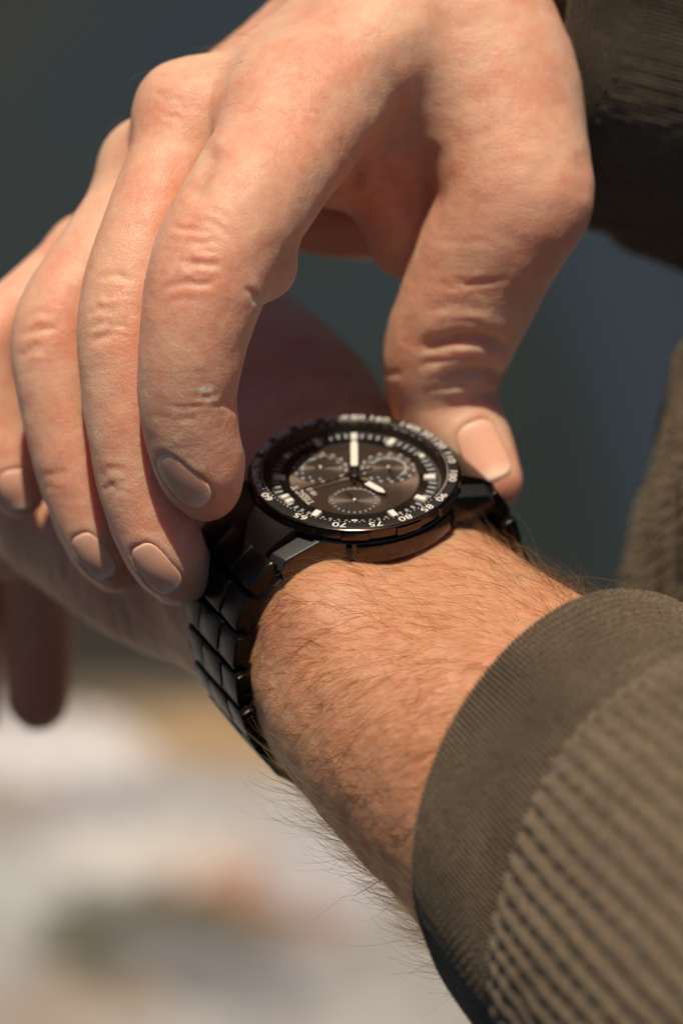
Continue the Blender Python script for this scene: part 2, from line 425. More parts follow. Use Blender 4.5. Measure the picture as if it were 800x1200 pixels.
def nail_bed(v, n, fr):
    e, z, x, y = nail_mask(v, fr)
    near = (np.abs(z) < 4.5) & (e < 1.9)
    inside = np.clip((1.04 - e) / 0.08, 0, 1) * near
    rim = np.exp(-((e - 1.22) / 0.16) ** 2) * near * np.clip(1.1 - x, 0, 1)       # folds at the sides and root
    gro = np.exp(-((e - 1.03) / 0.06) ** 2) * near
    return v + n * (-0.30 * inside + 0.16 * rim - 0.05 * gro)[:, None]
frames = [nail_frame(right_f, v, n_, nl) for nl in NAILS]
v0 = v.copy()
rc = np.random.RandomState(5)
for cx, cy, w_, hgt, nl_, tilt in [(228,300,64,70,15,-.10),(132,368,46,60,13,-.12),(48,396,40,48,10,-.2),(232,478,60,34,7,.1),(134,564,36,34,7,.05),(66,560,32,30,5,.05),(540,424,84,70,12,.05),(555,340,80,60,7,.05),(350,120,60,60,6,-.5),(200,120,44,40,5,-.5)]:
    for _ in range(nl_):
        yy = cy + rc.uniform(-.5, .5) * hgt; xx = cx + rc.uniform(-.28, .28) * w_; hw = w_ * rc.uniform(.14, .42); bow = (yy - cy) / hgt * 14 + rc.uniform(-3, 3)
        pl = [(xx - hw, yy - bow * -.5 + tilt * hw + rc.uniform(-2, 2)), (xx - hw * .3, yy + bow * -.1 + rc.uniform(-1.5, 1.5)), (xx + hw * .4, yy + rc.uniform(-1.5, 1.5)), (xx + hw, yy + bow * .5 - tilt * hw + rc.uniform(-2, 2))]
        CR.append((pl, rc.uniform(.12, .34), rc.uniform(2.2, 3.2), .10))
CR += [([(520,10),(450,52),(392,88),(356,120)], -.35, 11, 0), ([(450,10),(360,55),(290,88),(226,116)], -.30, 10, 0), ([(560,40),(540,110),(560,180)], -.25, 12, 0)]
CR = [(p_, d_ * (.62 if w_ < 6 else .8), w_ * (1.0 if w_ < 6 else 1.25), l_ * .4) for p_, d_, w_, l_ in CR]
v = carve(v, n_, CR)
for fr in frames: v = nail_bed(v, n_, fr)
# low broad unevenness of flesh, knuckle skin and veins
nm_ = np.ones(len(v))
for fr in frames:
    e_, z_, _, _ = nail_mask(v0, fr); nm_ *= 1 - np.exp(-(np.clip(e_ - .9, 0, 9) / .5) ** 2) * (np.abs(z_) < 5)
v = v + n_ * (nm_ * 0.08 * vnoise(v, 9, 1) + 0.02 * vnoise(v, 4, 2))[:, None]
# fine parallel lines across fingers
pp = proj(v)
for (cx, cy, rx, ry, ax, ay, pitch, amp) in [(232,420,70,60,.25,1,4.0,.018),(225,300,60,50,.15,1,5.0,.022),(140,370,45,50,.3,1,5.0,.022),(60,400,42,48,.35,1,5.0,.022),(535,350,70,45,-.05,1,6,.05),(530,425,70,40,.1,1,7,.05),(235,520,50,50,-.2,1,5,.04)]:
    m = np.exp(-(((pp[:, 0] - cx) / rx) ** 2 + ((pp[:, 1] - cy) / ry) ** 2) ** 2) * (n_[:, 2] > 0) * (v[:, 2] > -30)
    ph = (pp[:, 0] * ax + pp[:, 1] * ay) / pitch * 6.283 + 2.2 * vnoise(v, 8, 5)
    v = v + n_ * (nm_ * m * amp * np.sin(ph))[:, None]
me = npmesh('arm', pc(v), q)
fl = np.zeros(len(v)); pp = proj(v0)
for cx, cy, r, a in [(235,300,60,.35),(330,240,50,.25),(185,110,40,.3),(140,365,40,.4),(55,395,40,.35),(630,260,70,.35),(480,200,70,.55),(270,480,40,.35),(250,590,40,.5),(215,690,40,.6),(150,670,40,.7),(585,580,45,.85),(470,440,40,.5),(120,610,30,.3),(30,600,35,.5),(430,230,40,.6),(570,420,50,.2),(330,120,60,.25),(400,60,80,.1)]:
    fl += 0.9 * a * np.exp(-((pp[:, 0] - cx) ** 2 + (pp[:, 1] - cy) ** 2) / r ** 2)
for a_, b_ in ((idx, mid), (mid, rng), (rng, pky)):
    fl += 0.6 * np.exp(-(np.abs(a_(v0.astype(np.float32))) + np.abs(b_(v0.astype(np.float32)))) / 2.0)  # red glow in the gaps between fingers, put into the skin colour
pl_ = np.zeros(len(v0))  # pale scar spot, plus faint knuckle highlights painted into the skin
for cx, cy, r, a in [(243,463,9,1.0),(236,458,5,.8),(232,310,30,.16),(130,372,26,.16),(170,650,14,.3),(96,634,12,.25),(300,352,6,.6)]: pl_ += a * np.exp(-(((pp[:, 0] - cx) ** 2 + (pp[:, 1] - cy) ** 2) / r ** 2) ** 2) * (n_[:, 2] > 0)
pa = me.attributes.new('pale', 'FLOAT', 'POINT'); pa.data.foreach_set('value', np.clip(pl_, 0, 1).astype(np.float32))
add_flush_shade(me, fl)
right = link('arm', me, M_skin, person); tag(right, 'hand reaching down over the watch, fingers and thumb gripping its case')
for fr in frames: make_nail(right_f, fr, right, M_nail)
# ------------------------------------------------------------------ wrist frame (watch frame), modelling mm
WN = np.array([0, math.cos(R_(34)), math.sin(R_(34))])           # dial normal
EX = np.array([1.0, 0, 0]); EY = np.cross(WN, EX)
T12 = EX * math.cos(R_(210)) + EY * math.sin(R_(210))
T3 = EX * math.cos(R_(120)) + EY * math.sin(R_(120)); T9 = -T3
WO = P(415, 551, 0)
def Wp(t, w_, s): return WO + T12 * t + T9 * w_ - WN * s         # t towards 12, w towards the sleeve, s below the bezel

C0 = P(682, 938, 28)
ulna = Chain([Wp(10,-34,33), Wp(10.5,-12,33), Wp(11,8,33), Wp(11,35,34), C0 + T12 * 9 - T9 * 2 - WN * 1, C0 + T9 * 45 + T12 * 6, C0 + T9 * 100 + T12 * 5], [18.5,20.5,20.8,24.5,31,33,34], 5)
radi = Chain([Wp(-12,-34,32), Wp(-11,-12,32), Wp(-10.5,8,32), Wp(-9.5,35,31), C0 - T12 * 9 - T9 * 2, C0 + T9 * 45 - T12 * 9, C0 + T9 * 100 - T12 * 8], [18,20,20.5,22.8,28,32,34], 5)
styl = Ball(Wp(17,20,18), 10, (1, 1, 1))
# the hand beyond the watch, bent down towards the little-finger side
lh = [Chain([Wp(14,-14,37), P(255,684,-36), P(170,662,-45), P(75,616,-58)], [19, 19, 17.5, 14], 6),
      Chain([Wp(4,-24,30), P(220,560,-58), P(70,500,-78)], [17, 15, 13], 5),
      Chain([Wp(-8,-26,28), P(300,500,-64), P(190,410,-88)], [17, 15, 13], 5),
      Chain([Wp(-18,-24,28), P(372,474,-64), P(302,396,-86)], [15, 14, 12.5], 5),
      Chain([P(75,612,-60), P(20,600,-72), P(0,640,-84)], [13, 11, 8], 4)]
lf = [Chain([P(45,590,-78), P(42,625,-118), P(44,700,-128), P(46,760,-128), P(45,820,-126)], [10.5, 9.6, 9.2, 8.8, 7.6], 5),
      Chain([P(-10,560,-84), P(-34,610,-128), P(-38,700,-136), P(-40,780,-136), P(-38,840,-132)], [10.5, 10, 9.4, 9.0, 7.6], 5),
      Chain([P(0,520,-108), P(-90,560,-118), P(-110,660,-118), P(-104,740,-116)], [11, 9.6, 9, 7.6], 5),
      Chain([P(296,404,-90), P(190,430,-118), P(120,440,-128), P(80,500,-124)], [11, 10, 9, 7.6], 5)]
def left_f(p):
    a = smin(ulna(p), radi(p), 12); a = smin(a, styl(p), 9)
    h = lh[0](p)
    for c in lh[1:4]: h = smin(h, c(p), 12)
    h = smin(h, lh[4](p), 5)
    a = smin(a, h, 12)
    g = lf[0](p)
    for c in lf[1:]: g = smin(g, c(p), 1.0)
    return smin(a, g, 5)
lv, lq = sdf_mesh(left_f, [-135, -135, -160], [130, 60, 130], RES * 1.3)
ln = normals(lv, lq)
print('left arm', len(lv), len(lq))
lv0 = lv.copy()
lv = lv + ln * (0.22 * vnoise(lv, 14, 11) + 0.10 * vnoise(lv, 6, 12) + 0.05 * vnoise(lv, 3, 13))[:, None]
# soft tendons and creases along the wrist, skin pushed up beside the case
me = npmesh('arm', pc(lv), lq)
r_ = lv0 - WO; tt, ww, ss = r_ @ T12, r_ @ T9, -(r_ @ WN)
fl = 0.18 + 0.12 * vnoise(lv0, 25, 3) + 0.9 * np.clip((-lv0[:, 1] - 25) / 20, 0, 1) * (lv0[:, 0] < -40) * (lv0[:, 2] < -78)  # last term paints the dark-red shade of the hanging fingers into their colour
add_flush_shade(me, fl)
M_skin2 = skin_mat('forearm_skin', (0.56, 0.290, 0.160), (0.53, 0.200, 0.100), (0.72, 0.44, 0.27), 0.0035, 420.0, 0.0007, 0.4)
left = link('arm', me, M_skin2, person); tag(left, 'bare hairy wrist coming out of the sleeve, wearing the black watch')

# ------------------------------------------------------------------ arm hair
def hair_mat():
    m = bpy.data.materials.new('arm_hair'); m.use_nodes = True; n = m.node_tree; n.nodes.clear()
    o = n.nodes.new('ShaderNodeOutputMaterial'); h = n.nodes.new('ShaderNodeBsdfHairPrincipled')
    h.parametrization = 'MELANIN'; h.inputs['Melanin'].default_value = 0.42; h.inputs['Melanin Redness'].default_value = 0.7
    h.inputs['Roughness'].default_value = 0.28; h.inputs['Random Color'].default_value = 0.5
    hi = n.nodes.new('ShaderNodeHairInfo'); n.links.new(hi.outputs['Random'], h.inputs['Random'])
    n.links.new(h.outputs[0], o.inputs['Surface']); return m
M_hair = hair_mat()
def grow(name, v, nrm, prob, count, dirf, length, rad, parent, f, lift=(.25, .6), curl=.5, seg=9, seed=3):
    r = np.random.RandomState(seed); p_ = np.clip(prob, 0, None); p_ = p_ / p_.sum()
    ids = r.choice(len(v), count, p=p_, replace=False)
    P0 = v[ids] - nrm[ids] * 0.1; nn = nrm[ids]; D = dirf(P0, r)
    D -= nn * (D * nn).sum(1)[:, None]; D /= np.linalg.norm(D, axis=1)[:, None]
    L = length[ids] * np.exp(r.normal(0, .28, count)); lf_ = r.uniform(*lift, count)
    side = np.cross(nn, D); cu = r.normal(0, curl, count); cn = -lf_ * r.uniform(.7, 1.9, count)
    pts = np.zeros((count, seg, 3)); pos = P0.copy(); dirn = D + nn * lf_[:, None] * 1.0
    dirn /= np.linalg.norm(dirn, axis=1)[:, None]
    for k in range(seg):
        pts[:, k] = pos
        pos = pos + dirn * (L / (seg - 1))[:, None]
        dirn = dirn + side * (cu / seg)[:, None] + nn * (cn / seg)[:, None] + np.array([0, -.9, -.1]) * 0.25 / seg + r.normal(0, .035, (count, 3))
        dirn /= np.linalg.norm(dirn, axis=1)[:, None]
        d = f(pos.astype(np.float32)); g = nn
        pos = pos + g * np.clip(0.12 - d, 0, .6)[:, None]
    hc = bpy.data.hair_curves.new(name); hc.add_curves([seg] * count)
    hc.attributes['position'].data.foreach_set('vector', pc(pts.reshape(-1, 3)).astype(np.float32).ravel())
    ra = hc.attributes.get('radius') or hc.attributes.new('radius', 'FLOAT', 'POINT')
    R0 = (rad * np.exp(r.normal(0, .25, count)))[:, None] * np.linspace(1, .25, seg)[None, :] ** .8
    ra.data.foreach_set('value', (R0 / 1000).astype(np.float32).ravel())
    hc.materials.append(M_hair)
    o = bpy.data.objects.new(name, hc); COL.objects.link(o); o.parent = parent; return o
SC.render.hair_type = 'STRIP'
SC.cycles_curves.shape = 'RIBBONS' if hasattr(SC, 'cycles_curves') else None
clump = 0.55 + 0.5 * vnoise(lv0, 7, 21)
top = np.clip(ss, 0, 60); 
reg = np.clip((ww - 9) / 8, 0, 1) * (ww < 105) * (lv0[:, 0] > -40)
face = np.clip(ln[:, 2] + 0.55, 0, 1)
prob = reg * face * np.clip(clump, .12, 2) * (0.55 + 0.9 * np.exp(-((tt + 25) / 14) ** 2) + 0.8 * np.exp(-((tt - 14) / 16) ** 2))
def hdir(p, r):
    q = p - WO; t = q @ T12; w_ = q @ T9
    ang = 0.25 + 0.5 * np.tanh((t + 5) / 20) + 0.35 * np.sin(w_ / 9 + t / 13) + r.normal(0, .38, len(p))
    base = -T9[None] * np.cos(ang)[:, None] * 0.75 + T12[None] * (np.sin(ang) + 0.45)[:, None]
    far = (t < -22)[:, None]
    return np.where(far, T12[None] * -0.6 - T9[None] * .45 + r.normal(0, .45, (len(p), 3)), base) + r.normal(0, .1, (len(p), 3))
hl = 6.8 + 4.0 * np.clip((-tt - 10) / 15, 0, 1) + 2.5 * np.clip((ss - 35) / 20, 0, 1)
h1 = grow('arm_hair', lv, ln, prob, 2600, hdir, hl, 0.035, left, left_f, lift=(.12, .55), seed=4)
tag(h1, kind='stuff')
sil = reg * (np.abs(ln[:, 2]) < .5) * ((tt < -18) * 1.2 + (ss > 44) * (ww > 28) * 1.1) * np.clip(clump, .3, 2)
h2 = grow('arm_hair', lv, ln, sil, 900, hdir, hl * 1.25, 0.033, left, left_f, lift=(.5, 1.2), curl=.9, seed=9)
tag(h2, kind='stuff')
fuzz = reg * face
h3 = grow('arm_down', lv, ln, fuzz, 5200, hdir, np.full(len(lv), 2.4), 0.016, left, left_f, lift=(.1, .5), seg=5, seed=12)
tag(h3, kind='stuff')
# a few hairs on the back of the other hand
pr = (n_[:, 2] > -.2) * (v0[:, 1] > 72) * (v0[:, 0] < -15) * (n_[:, 1] > .6)
if pr.sum() > 100:
    h4 = grow('hand_hair', v, n_, pr.astype(float), 70, lambda p, r: np.array([[-.8, .5, 0.2]]) + r.normal(0, .2, (len(p), 3)), np.full(len(v), 5.0), 0.022, right, right_f, lift=(.4, .9), seed=15)
    tag(h4, kind='stuff')
#%%SPLIT
# ------------------------------------------------------------------ wristwatch (own frame: x to 3 o'clock, y to 12, z up from the bezel top; mm)
WM = Matrix.Identity(4)
for i in range(3):
    WM[i][0], WM[i][1], WM[i][2], WM[i][3] = T3[i], T12[i], WN[i], WO[i]
MM = 0.001
watch = empty('wristwatch', Matrix.Translation(Vector(tow(WO))) @ (RM @ Matrix(((WM[0][0], WM[0][1], WM[0][2], 0), (WM[1][0], WM[1][1], WM[1][2], 0), (WM[2][0], WM[2][1], WM[2][2], 0), (0, 0, 0, 1)))))
tag(watch, 'black steel chronograph wristwatch strapped on the hairy wrist', 'wristwatch')
M_pol = simple('polished_black_steel', (0.085, 0.070, 0.060), 0.18, 1.0, bump=0.000002, scale=900, var=0.05)
M_bru = simple('satin_black_steel', (0.050, 0.047, 0.044), 0.38, 1.0, bump=0.000006, scale=1500, var=0.07)
M_top = simple('matte_black_coating', (0.022, 0.021, 0.02), 0.46, 0.35, bump=0.000006, scale=2500, var=0.06)
M_lnk = simple('bracelet_black_steel', (0.030, 0.028, 0.027), 0.30, 1.0, bump=0.000008, scale=1200, var=0.08)
M_gap = simple('black_recess', (0.006, 0.006, 0.006), 0.6, 0.0)
M_bez = simple('bezel_insert', (0.030, 0.026, 0.023), 0.34, 0.35, bump=0.000006, scale=3500, var=0.08)
M_print = simple('white_print', (0.76, 0.70, 0.62), 0.6, 0.0)
M_lume = simple('luminous_white', (0.86, 0.80, 0.72), 0.5, 0.0)
M_blue = simple('grey_blue_print', (0.36, 0.38, 0.39), 0.6, 0.0)
def dial_mat(name, col, rings):
    m, n, b = mat_new(name); L = n.links.new
    b.inputs['Base Color'].default_value = (*col, 1); b.inputs['Metallic'].default_value = 0.75; b.inputs['Roughness'].default_value = 0.36
    b.inputs['Anisotropic'].default_value = 0.85
    tg = N(n, 'ShaderNodeTangent', _direction_type='RADIAL', _axis='Z'); L(tg.outputs[0], b.inputs['Tangent'])
    tc = N(n, 'ShaderNodeTexCoord'); w_ = N(n, 'ShaderNodeTexWave', Scale=rings, _wave_type='RINGS', _rings_direction='Z')
    L(tc.outputs['Object'], w_.inputs['Vector']); bp = N(n, 'ShaderNodeBump', Strength=.5, Distance=0.00001)
    L(w_.outputs[0], bp.inputs['Height']); L(bp.outputs[0], b.inputs['Normal']); return m
M_dial = dial_mat('brushed_dial', (0.16, 0.112, 0.082), 300); M_sub = dial_mat('grooved_subdial', (0.17, 0.13, 0.105), 1600)
def glass_mat():
    m = bpy.data.materials.new('crystal_glass'); m.use_nodes = True; n = m.node_tree; n.nodes.clear(); L = n.links.new
    o = n.nodes.new('ShaderNodeOutputMaterial'); t = n.nodes.new('ShaderNodeBsdfTransparent'); g = n.nodes.new('ShaderNodeBsdfGlossy')
    t.inputs[0].default_value = (.95, .95, .95, 1); g.inputs['Roughness'].default_value = 0.03; fr = n.nodes.new('ShaderNodeFresnel'); fr.inputs[0].default_value = 1.45
    mx = n.nodes.new('ShaderNodeMixShader'); L(fr.outputs[0], mx.inputs[0]); L(t.outputs[0], mx.inputs[1]); L(g.outputs[0], mx.inputs[2]); L(mx.outputs[0], o.inputs[0]); return m
M_glass = glass_mat()
def lathe(name, prof, mat, parent=watch, n=144, rmod=None, closed=True, loc=None, sharp=35):
    V = []; F = []
    for i in range(n):
        a = 2 * math.pi * i / n
        for k, (r, z) in enumerate(prof):
            rr = r + (rmod(a, k) if rmod else 0)
            V.append((math.sin(a) * rr * MM, math.cos(a) * rr * MM, z * MM))
    m = len(prof)
    for i in range(n):
        for k in range(m if closed else m - 1):
            k2 = (k + 1) % m; i2 = (i + 1) % n
            F.append((i * m + k, i * m + k2, i2 * m + k2, i2 * m + k))
    me = pydata(name, V, F); bm = bmesh.new(); bm.from_mesh(me)
    bmesh.ops.remove_doubles(bm, verts=bm.verts, dist=1e-7); bmesh.ops.recalc_face_normals(bm, faces=bm.faces); bm.to_mesh(me); bm.free()
    o = link(name, me, mat, parent, loc); smooth_by_angle(me, sharp); return o
def smooth_by_angle(me, deg):
    me.polygons.foreach_set('use_smooth', [True] * len(me.polygons))
    bm = bmesh.new(); bm.from_mesh(me)
    for e in bm.edges:
        e.smooth = not (len(e.link_faces) == 2 and e.calc_face_angle(0) > R_(deg))
    bm.to_mesh(me); bm.free()
def solid(name, V, F, mat, parent=watch, bevel=0.0, seg=2, loc=None, sharp=40):
    me = pydata(name, np.array(V) * MM, F, False); bm = bmesh.new(); bm.from_mesh(me); bmesh.ops.recalc_face_normals(bm, faces=bm.faces)
    if bevel: bmesh.ops.bevel(bm, geom=list(bm.edges), offset=bevel * MM, segments=seg, profile=0.7, affect='EDGES', clamp_overlap=True)
    bm.to_mesh(me); bm.free(); smooth_by_angle(me, sharp)
    return link(name, me, mat, parent, loc)
def box_pts(x0, x1, y0, y1, z0, z1): return [(x, y, z) for z in (z0, z1) for y in (y0, y1) for x in (x0, x1)]
BOXF = [(0, 2, 3, 1), (4, 5, 7, 6), (0, 1, 5, 4), (2, 6, 7, 3), (0, 4, 6, 2), (1, 3, 7, 5)]
def rad_pt(r, deg, z=0): a = R_(deg); return (math.sin(a) * r, math.cos(a) * r, z)   # clock angle
# case
case = lathe('case', [(0, -9.9), (15.5, -9.9), (17.8, -9.2), (20.4, -8.8), (20.9, -8.4), (20.9, -3.9), (20.6, -3.6), (18.2, -3.6), (18.2, -3.9), (0, -3.9)], M_pol)
lathe('dark_gap_ring', [(18.0, -3.7), (20.0, -3.65), (20.0, -2.6), (18.0, -2.6)], M_gap, case)  # black ring standing in for the shaded gap under the bezel
# flank plates let into the case wall between dark posts
def flank(a0, a1, r0=20.95, r1=21.5, z0=-8.3, z1=-4.2, mat=M_pol, nm='flank_plate'):
    n = 14; V = []; F = []
    for i in range(n + 1):
        a = a0 + (a1 - a0) * i / n
        for r, z in ((r0 - .3, z0), (r1 - .15, z0 + .2), (r1, z0 + .6), (r1, z1 - .5), (r1 - .15, z1), (r0 - .3, z1 + .05)): V.append(rad_pt(r, a, z))
    for i in range(n):
        for k in range(5): F.append((i * 6 + k, i * 6 + k + 1, i * 6 + 7 + k, i * 6 + 6 + k))
    F += [tuple(range(6)), tuple(n * 6 + k for k in range(6))[::-1]]
    return solid(nm, V, F, mat, case, 0)
flank(-124, -61); flank(61, 78); flank(102, 119)
for a in (-57, -128): flank(a - 1.6, a + 1.6, r1=21.8, mat=M_bru, nm='case_post')
# lugs: near 12 and 6 on both flanks
def lug(sx, sy):
    x0, x1 = 10.2, 14.6
    top = [(x0, 15.8, -2.9), (x1 - .6, 13.5, -3.1), (x0, 24.8, -5.6), (x1 - 1.0, 23.6, -5.9)]
    bot = [(x0, 14.0, -9.3), (x1, 12.0, -9.3), (x0, 25.8, -10.2), (x1 - .4, 24.4, -10.2)]
    mid_ = [(x0, 26.2, -7.6), (x1 - .2, 24.8, -7.8)]
    V = [(p[0] * sx, p[1] * sy, p[2]) for p in top + bot + mid_]
    F = [(0, 1, 3, 2), (4, 6, 7, 5), (0, 4, 5, 1), (2, 3, 9, 8), (8, 9, 7, 6), (0, 2, 8, 6, 4), (1, 5, 7, 9, 3)]
    o = solid('lug', V, F, M_pol, watch, .35, 3)
    o.data.materials.append(M_pol); o.data.materials[0] = M_top
    for p_ in o.data.polygons:
        if abs(p_.normal.x) > .75: p_.material_index = 1
    return o
    b = solid('lug_facet', [(p[0] * sx, p[1] * sy, p[2] + .12) for p in [(x0 + .25, 16.6, -3.1), (x1 - .85, 14.6, -3.3), (x0 + .25, 24.55, -5.5), (x1 - 1.25, 23.45, -5.8)]] + [(p[0] * sx, p[1] * sy, p[2] - .6) for p in [(x0 + .5, 18.0, -3.5), (x1 - 1.1, 16.5, -3.75), (x0 + .5, 24.2, -5.35), (x1 - 1.5, 23.2, -5.65)]],
              [(0, 1, 3, 2), (4, 6, 7, 5), (0, 4, 5, 1), (2, 3, 7, 6), (0, 2, 6, 4), (1, 5, 7, 3)], M_top, o, .08, 2)
    return o
for sx in (-1, 1):
    for sy in (-1, 1): lug(sx, sy)
# end links fitted to the round case
def endlink(sy):
    n = 12; V = []; F = []; xs = np.linspace(-9.9, 9.9, n + 1); pr = []
    for x in xs:
        yc = math.sqrt(21.2 ** 2 - x * x); edge = 1 - .15 * (abs(x) / 9.9) ** 6
        for y, z in ((yc - .2, -2.6), (yc + .5, -2.35), (yc + 1.3, -2.6), (24.4, -4.0 - .03 * x * x / 10), (27.2, -6.6), (28.4, -9.2), (26.5, -10.2), (yc - .2, -9.6)): pr.append((x, y * sy, z * edge if z > -4 else z))
    m = 8
    for i in range(n):
        for k in range(m): F.append((i * m + k, i * m + (k + 1) % m, (i + 1) * m + (k + 1) % m, (i + 1) * m + k))
    F += [tuple(range(m)), tuple(n * m + k for k in range(m))[::-1]]
    return solid('end_link', pr, F, M_bru, watch, 0, sharp=22)
endlink(1); endlink(-1)
# bezel with grip segments round its side
def seg_mod(a, k):
    ph = (math.degrees(a) / 15.0 + .5) % 1.0; up = 1.0 if (int(math.degrees(a) / 15.0 + .5) % 2 == 0) else 0.0
    return (0.55 if up else 0.0) if k in (2, 3, 4, 5) else 0
bez = lathe('bezel', [(18.15, -2.7), (20.2, -2.9), (20.7, -2.7), (21.15, -2.4), (21.15, -1.15), (21.1, -.8), (21.0, -.72), (21.3, -.5), (21.3, -.25), (21.05, -.1), (18.6, .06), (18.3, 0.0), (18.15, -.15)], M_pol, n=576, rmod=seg_mod, sharp=30)
ins = lathe('bezel_insert', [(18.62, .02), (21.0, -.1), (21.0, .0), (20.9, .045), (18.72, .16), (18.62, .1)], M_bez, bez, n=192)
def zb(r): return .17 - (r - 18.72) * .052
# tachymeter scale, read clockwise with the tops outwards
def text(s, r, deg, h, mat, parent, z, sx=1.0, ext=.025, name='numeral', sp=1.0, flip=False, at=None, rot=None):
    c = bpy.data.curves.new(name, 'FONT'); c.body = s; c.size = h * 1.4; c.align_x = 'CENTER'; c.align_y = 'CENTER'; c.extrude = ext; c.space_character = sp; c.offset = h * 0.004
    o = bpy.data.objects.new(name, c); COL.objects.link(o); bpy.context.view_layer.update()
    dg = bpy.context.evaluated_depsgraph_get(); me = bpy.data.meshes.new_from_object(o.evaluated_get(dg)); bpy.data.objects.remove(o)
    n = len(me.vertices); co = np.empty(n * 3, np.float32); me.vertices.foreach_get('co', co); co = co.reshape(-1, 3); co[:, 0] *= sx; co *= MM
    me.vertices.foreach_set('co', co.ravel()); me.materials.clear()
    ob = link(name, me, mat, parent)
    x, y, _ = rad_pt(r, deg) if at is None else (*at, 0); ob.location = (x * MM, y * MM, z * MM); ob.rotation_euler = (0, 0, R_(-deg + (180 if flip else 0)) if rot is None else rot)
    return ob
R_n = 19.98
for val in (65, 70, 75, 80, 85, 90, 100, 110, 120, 130, 140, 160, 180, 200, 240, 300, 400):
    text(str(val), R_n, 3600.0 / val * 6, 1.5, M_print, ins, zb(R_n) + .02, 1.42, sp=1.03)
text('60', R_n, 0.5, 1.5, M_print, ins, zb(R_n) + .02, 1.42)
for i, ch in enumerate('TACHYMETRE'): text(ch, R_n, 8.9 + i * 3.6, 1.35, M_print, ins, zb(R_n) + .02, 1.1, name='letter')
def marks(name, items, mat, parent):
    """flat printed or applied blocks: (radius, clock angle, radial length, width, z, height, centre)"""
    V = []; F = []
    for r, a, ln_, wd, z, h, c in items:
        d = np.array(rad_pt(1, a)); t = np.array([d[1], -d[0], 0]); ct = np.array([c[0], c[1], 0]) + d * r; b = len(V)
        for zz, k in ((z, 1.0), (z + h, .86)):
            for u, s_ in ((-1, -1), (-1, 1), (1, 1), (1, -1)): V.append(ct + d * u * ln_ / 2 * k + t * s_ * wd / 2 * k + np.array([0, 0, zz]))
        F += [(b, b + 1, b + 2, b + 3)[::-1], (b + 4, b + 5, b + 6, b + 7)] + [(b + i, b + (i + 1) % 4, b + 4 + (i + 1) % 4, b + 4 + i) for i in range(4)]
    return solid(name, V, F, mat, parent)
it = []
for k in range(0, 120):
    a = k * 3.0
    if 215 <= a <= 243: continue
    it.append((18.88, a, .22, .2 if k % 5 else .32, zb(18.95) + .0, .03, (0, 0)))
for k in range(22): it.append((18.98, 214 + k * 1.35, .34, .12, zb(18.98), .03, (0, 0)))
marks('scale_dots', it, M_print, ins)
# dial
ZD = -2.1
lathe('inner_ring', [(18.3, -.35), (17.7, -1.5), (17.5, ZD), (18.3, ZD)], M_bru, watch, n=144)
dial = lathe('dial', [(0, ZD), (17.9, ZD), (17.9, ZD - .4), (0, ZD - .4)], M_dial, watch, n=144)
lathe('chapter_ring', [(13.1, ZD + .01), (13.3, ZD + .2), (13.6, ZD + .22), (17.3, ZD + .05), (17.3, ZD + .01)], M_bru, dial, n=144)
c0 = (0, 0)
for k in range(12):
    a = k * 30
    if k in (2, 6, 10): o = solid('hour_marker', [], [], M_lume, dial) if False else marks('hour_marker', [(16.0, a, 1.1, 1.3, ZD + .12, .4, c0)], M_lume, dial)
    elif k == 0: o = marks('hour_marker', [(15.6, a - 3.2, 1.9, 1.1, ZD + .12, .45, c0), (15.6, a + 3.2, 1.9, 1.1, ZD + .12, .45, c0)], M_lume, dial)
    else: o = marks('hour_marker', [(15.3, a, 2.5, 1.45, ZD + .12, .5, c0)], M_lume, dial)
it = [(15.9, k * 6, 1.7, .62, ZD + .1, .05, c0) for k in range(60) if k % 5]
marks('minute_dashes', it, M_blue, dial)
it = [(17.0, k * 2.0, .35, .1, ZD + .1, .05, c0) for k in range(180)]
marks('minute_ticks', it, M_blue, dial)
for a, rs in ((60, 5.5), (180, 5.5), (300, 5.1)):
    cx, cy, _ = rad_pt(8.0, a); loc = (cx * MM, cy * MM, 0)
    sdl = lathe('subdial', [(0, ZD + .03), (rs - .9, ZD + .03), (rs - .8, ZD + .1), (rs - .55, ZD + .12), (rs + .15, ZD + .12), (rs + .25, ZD + .02), (rs + .25, ZD - .1), (0, ZD - .1)], M_sub, dial, n=72, loc=loc)
    it = [(rs - 1.35, k * 30, .5 if a != 300 else .35, .55, ZD + .06, .06, c0) for k in range(12) if not (a == 60 and k in (8, 9))]
    if a == 300: it = [(rs - .7, k * 15, .55, .32, ZD + .12, .06, c0) for k in range(24) if k not in (3,)]
    marks('subdial_marks', it, M_blue, sdl)
    if a != 300:
        it = [(rs - .2, k * 24 + 5, .6, .8, ZD + .12, .07, c0) for k in range(15)]; marks('subdial_track', it, M_blue, sdl)
        # a long pale arc segment on the far side
        arc = [(rs - 1.9, q_, .5, .35, ZD + .06, .06, c0) for q_ in (range(20, 110, 5) if a == 60 else range(60, 260, 5))]; marks('subdial_arc', arc, M_blue, sdl)
    pin = lathe('subdial_pin', [(0, ZD + .45), (.28, ZD + .42), (.34, ZD + .3), (.34, ZD), (0, ZD)], M_lume, sdl, n=20)
    ha = {60: 200, 180: 285, 300: 90}[a]; d = np.array(rad_pt(1, ha)); t = np.array([d[1], -d[0], 0]); L_ = rs - 1.3
    V = [p + np.array([0, 0, z]) for z in (ZD + .28, ZD + .36) for p in (-d * 1.0 - t * .16, -d * 1.0 + t * .16, d * L_ + t * .07, d * L_ - t * .07)]
    solid('subdial_hand', V, [(0, 3, 2, 1), (4, 5, 6, 7), (0, 1, 5, 4), (1, 2, 6, 5), (2, 3, 7, 6), (3, 0, 4, 7)], M_bru, sdl)
